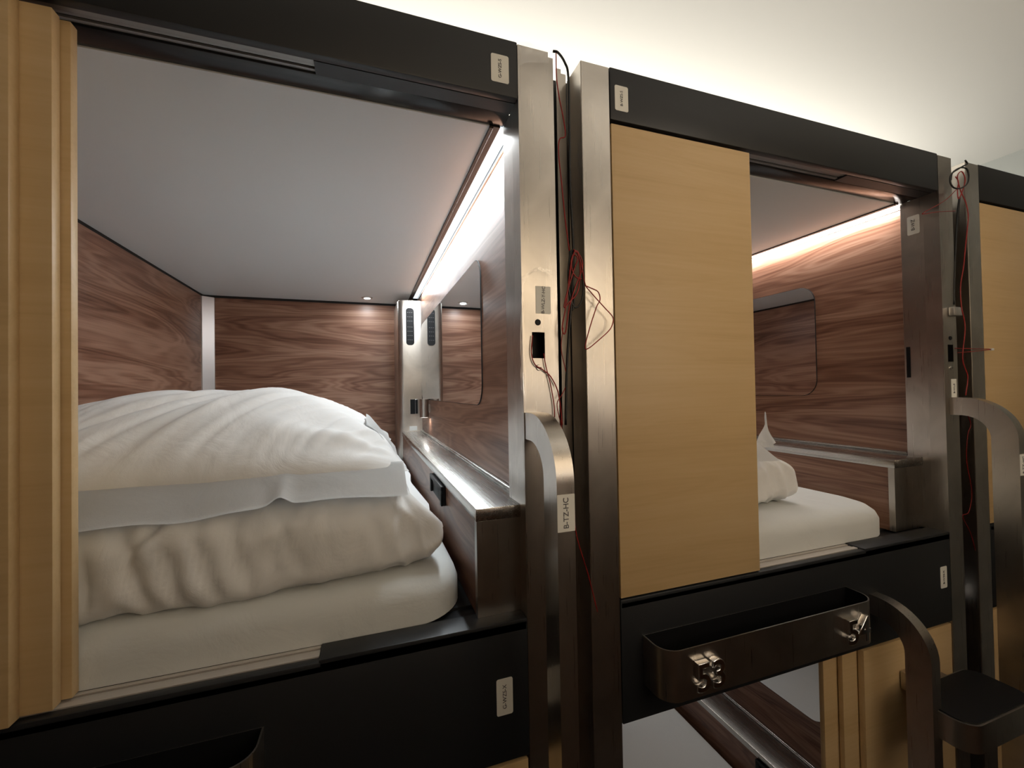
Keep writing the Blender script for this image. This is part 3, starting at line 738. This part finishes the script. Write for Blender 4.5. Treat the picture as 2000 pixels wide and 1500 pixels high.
# ------------------------------------------------------------------ wires
WP = {
 'cableL': [(0.3862, 0.815, 0.7184), (0.3957, 0.81, 0.7136), (0.4059, 0.8, 0.6877), (0.4136, 0.8, 0.659), (0.4137, 0.8, 0.55), (0.4126, 0.8, 0.4412), (0.4155, 0.8, 0.355), (0.4174, 0.8, 0.2795), (0.4137, 0.8, 0.2146), (0.4047, 0.8, 0.1283), (0.3986, 0.8, 0.0642), (0.3949, 0.8, 0.0004), (0.3921, 0.8, -0.0737)],
 'loop': [(0.4193, 0.785, 0.2836), (0.4281, 0.785, 0.2546), (0.4356, 0.785, 0.2177), (0.4497, 0.785, 0.2004), (0.4796, 0.785, 0.1718), (0.499, 0.785, 0.1531), (0.4999, 0.785, 0.14), (0.4908, 0.785, 0.1234), (0.4595, 0.785, 0.0978), (0.4386, 0.785, 0.0835), (0.4328, 0.785, 0.0888), (0.4444, 0.785, 0.1274), (0.4611, 0.785, 0.1709), (0.4701, 0.785, 0.1876), (0.4655, 0.785, 0.2035), (0.4499, 0.785, 0.2101), (0.4356, 0.785, 0.2145)],
 'coil': [(0.4151, 0.795, 0.2918), (0.4268, 0.795, 0.2788), (0.4297, 0.795, 0.2467), (0.4228, 0.795, 0.2032), (0.4033, 0.795, 0.1808), (0.3913, 0.795, 0.1695), (0.399, 0.795, 0.2018), (0.4141, 0.795, 0.2455), (0.4243, 0.795, 0.2732), (0.4125, 0.795, 0.2776), (0.4044, 0.795, 0.2341), (0.3948, 0.795, 0.1697), (0.3858, 0.795, 0.127), (0.3925, 0.795, 0.1166), (0.4031, 0.795, 0.1701), (0.4182, 0.795, 0.2137), (0.436, 0.795, 0.258), (0.4269, 0.795, 0.2842), (0.4174, 0.795, 0.2866), (0.4096, 0.795, 0.2559), (0.4187, 0.795, 0.2352), (0.433, 0.795, 0.2308)],
 'coilblack': [(0.4105, 0.8, 0.2897), (0.4048, 0.8, 0.2462), (0.4063, 0.8, 0.2034), (0.4175, 0.8, 0.1717), (0.4334, 0.8, 0.1833), (0.439, 0.8, 0.2162), (0.4363, 0.8, 0.2594), (0.4272, 0.8, 0.2858), (0.4128, 0.8, 0.2878), (0.4141, 0.8, 0.2361), (0.4165, 0.8, 0.1824), (0.4102, 0.8, 0.1671), (0.4041, 0.8, 0.214)],
 'redtop': [(0.3885, 0.805, 0.7069), (0.3887, 0.805, 0.6569), (0.3937, 0.805, 0.6145), (0.4023, 0.805, 0.5726), (0.4063, 0.805, 0.5352), (0.393, 0.805, 0.5252), (0.39, 0.805, 0.4944), (0.3958, 0.805, 0.4303), (0.4025, 0.805, 0.3554), (0.4107, 0.805, 0.2913)],
 'slotA': [(0.3196, 0.795, 0.1095), (0.3167, 0.795, 0.0734), (0.324, 0.795, 0.0508), (0.3406, 0.795, 0.0405), (0.3572, 0.795, 0.027), (0.3716, 0.795, 0.0007), (0.3778, 0.795, -0.0308), (0.3816, 0.795, -0.0729)],
 'slotB': [(0.3435, 0.795, 0.0737), (0.3475, 0.795, 0.0478), (0.3569, 0.795, 0.0113), (0.364, 0.795, -0.0305), (0.3647, 0.795, -0.0565)],
 'down': [(0.3905, 0.8, 0.1279), (0.385, 0.8, 0.0852), (0.3934, 0.8, 0.0429), (0.3976, 0.8, 0.0163), (0.3853, 0.8, -0.01), (0.3732, 0.8, -0.0308), (0.3816, 0.8, -0.0732), (0.3901, 0.8, -0.1158), (0.4047, 0.8, -0.2015), (0.4109, 0.8, -0.2973), (0.4364, 0.8, -0.3857), (0.4576, 0.8, -0.4693)],
 'rcoil': [(1.7568, 0.775, 0.6842), (1.7668, 0.775, 0.6747), (1.7425, 0.775, 0.6629), (1.7211, 0.775, 0.6517), (1.6841, 0.775, 0.6304), (1.6777, 0.775, 0.6061), (1.6921, 0.775, 0.591), (1.7257, 0.775, 0.5925), (1.7606, 0.775, 0.6101), (1.7726, 0.775, 0.6357), (1.7633, 0.775, 0.6582), (1.7265, 0.775, 0.6557), (1.6894, 0.775, 0.6343), (1.6805, 0.775, 0.6112)],
 'rred': [(1.7042, 0.775, 0.6256), (1.7189, 0.775, 0.612), (1.7125, 0.775, 0.5876), (1.7161, 0.775, 0.5598), (1.7384, 0.775, 0.588), (1.7535, 0.775, 0.6249), (1.7364, 0.775, 0.6461), (1.7146, 0.775, 0.6271), (1.7279, 0.775, 0.5865), (1.7522, 0.775, 0.5534), (1.7633, 0.775, 0.5152), (1.7554, 0.775, 0.4667), (1.745, 0.775, 0.4215), (1.7309, 0.775, 0.3542), (1.7118, 0.775, 0.2903), (1.7136, 0.775, 0.2281), (1.7284, 0.775, 0.1663), (1.7103, 0.775, 0.0727), (1.7332, 0.775, 0.0183), (1.7197, 0.775, -0.039)],
 'rleads': [(1.7293, 0.785, 0.5944), (1.6681, 0.785, 0.5516), (1.5697, 0.785, 0.5054), (1.5646, 0.785, 0.4987), (1.6286, 0.785, 0.5125), (1.7205, 0.785, 0.5267)],
 'rblack': [(1.7771, 0.8, 0.5835), (1.7554, 0.8, 0.4758), (1.737, 0.8, 0.3298), (1.7297, 0.8, 0.2416)],
 'rpair': [(1.6953, 0.785, 0.1044), (1.787, 0.785, 0.1043), (1.8858, 0.785, 0.1042), (1.8, 0.785, 0.0965), (1.7074, 0.785, 0.0906)],
 'rlow': [(1.7825, 0.8, -0.1013), (1.7969, 0.8, -0.1339), (1.779, 0.8, -0.1651), (1.7693, 0.8, -0.2442), (1.7907, 0.8, -0.3416), (1.7712, 0.8, -0.4032), (1.7389, 0.8, -0.4123), (1.7757, 0.8, -0.4672), (1.7993, 0.8, -0.5259)],

}
def wire(name, key, r, mat, label, cat='wire', group=None, extra=None):
    P = WP[key]; bm = NB(); tube(bm, P, r)
    t = single(name, bm, mat, P[-1], label, cat, group)
    return t
wire('black_cable', 'cableL', 0.0026, 'wblack', 'black cable looping over the top of the central post and running down the gap', 'cable')
wire('red_wire', 'redtop', 0.0013, 'red', 'thin red wire running down the upper part of the central gap')
wire('red_wire', 'loop', 0.0012, 'red', 'dark red wire loop hanging out across the central steel post')
wire('red_wire', 'coil', 0.0015, 'red', 'tangled red wire bundle in the middle of the central gap')
wire('black_wire', 'coilblack', 0.0019, 'wblack', 'coiled black wire tied with the red bundle in the central gap')
wire('red_wire', 'slotA', 0.0013, 'red', 'red wire curving out of the left of the cable slot in the central post')
wire('red_wire', 'slotB', 0.0012, 'red', 'straighter dark red wire from the right of the slot in the central post')
wire('red_wire', 'down', 0.0010, 'red', 'long thin red wire dangling below the grab rail to a loose end')
wire('black_cable', 'rcoil', 0.0022, 'wblack', 'black cable coil at the top of the far right post', 'cable')
wire('red_wire', 'rred', 0.0014, 'red', 'long wavy red wire down the far right gap')
wire('red_wire', 'rleads', 0.0010, 'red', 'orange red wire lead reaching left across the jamb at far right')
wire('black_cable', 'rblack', 0.0030, 'wblack', 'straight black cable down the front of the far right post', 'cable')
wire('red_wire', 'rlow', 0.0011, 'red', 'dark red wire below the far right grab rail')
P = WP['rpair']; t = thing('wire_lead', P[2], 'pair of red leads with a white plug sticking out of the far right slot', 'wire')
bm = NB(); tube(bm, P, 0.0011); part('lead_wires', bm, 'red', t)
bm = NB(); bx(bm, P[2][0]-0.004, P[2][0]+0.010, P[2][1]-0.003, P[2][1]+0.003, P[2][2]-0.004, P[2][2]+0.003, bev=0.0008); part('plug', bm, 'white', t)

# ------------------------------------------------------------------ torn protective film left on the central post
def film(pts_top, pts_bot, label, n=40, k=8, amp=0.002):
    A = catmull(pts_top, 8); B = catmull(pts_bot, 8); m = min(len(A), len(B)); P = np.zeros((m, k, 3))
    for a in range(m):
        for b in range(k):
            s = b/(k-1); p = A[a]*(1-s)+B[a]*s
            P[a, b] = (p.x, p.y-0.003-abs(amp*nz(p.x*90, p.z*90, b*0.7))*2, p.z)
    bm = grid_surface(P, np.zeros((m, k)), False)
    return bm
t = thing('protective_film', (0.33, 0.797, -0.20), 'torn scraps of clear protective film stuck on the central post', 'plastic film')
part('film_scrap', film([(0.298, 0.797, 0.225), (0.318, 0.797, 0.240), (0.335, 0.797, 0.248), (0.365, 0.797, 0.243)], [(0.298, 0.797, 0.205), (0.318, 0.797, 0.233), (0.338, 0.797, 0.238), (0.365, 0.797, 0.231)], ''), 'film', t, 60)
part('film_scrap', film([(0.300, 0.797, 0.700), (0.320, 0.797, 0.704), (0.345, 0.797, 0.700), (0.366, 0.797, 0.698)], [(0.300, 0.797, 0.650), (0.318, 0.797, 0.662), (0.345, 0.797, 0.668), (0.366, 0.797, 0.672)], ''), 'film', t, 60)
part('film_scrap', film([(0.296, 0.797, 0.20), (0.291, 0.795, 0.05), (0.293, 0.795, -0.10), (0.297, 0.797, -0.42)], [(0.301, 0.797, 0.20), (0.300, 0.797, 0.05), (0.301, 0.797, -0.10), (0.302, 0.797, -0.42)], ''), 'film', t, 60)

# ------------------------------------------------------------------ pod row across the aisle (seen only in the steel's reflections), coloured light and dark to shape the bounce
bm = NB(); bx(bm, -0.15, 3.15, -2.9, -0.56, -0.06, 0.92, mi=1); bx(bm, -3.1, -0.15, -2.9, -0.56, -0.06, 0.92, mi=4); bx(bm, -3.1, 3.15, -2.9, -0.56, FL, -0.06, mi=4)
for (za, zb) in ((-0.72, -0.456), (0.80, 0.92)): bx(bm, -3.1, 3.15, -0.56, -0.55, za, zb, mi=0)
for xx in np.arange(-2.9, 3.0, 1.371): bx(bm, xx+1.15, xx+1.371, -0.56, -0.545, FL, 0.92, mi=2)
bx(bm, 0.35, 1.55, -0.548, -0.540, -0.010, 0.010, mi=3)  # added glowing bar, out of view, puts a highlight on the posts
single('wall_aisle', bm, ['char', 'maple_pale', 'steel', 'strip', 'maple_shaded'], (0, -0.56, FL), kind='structure')
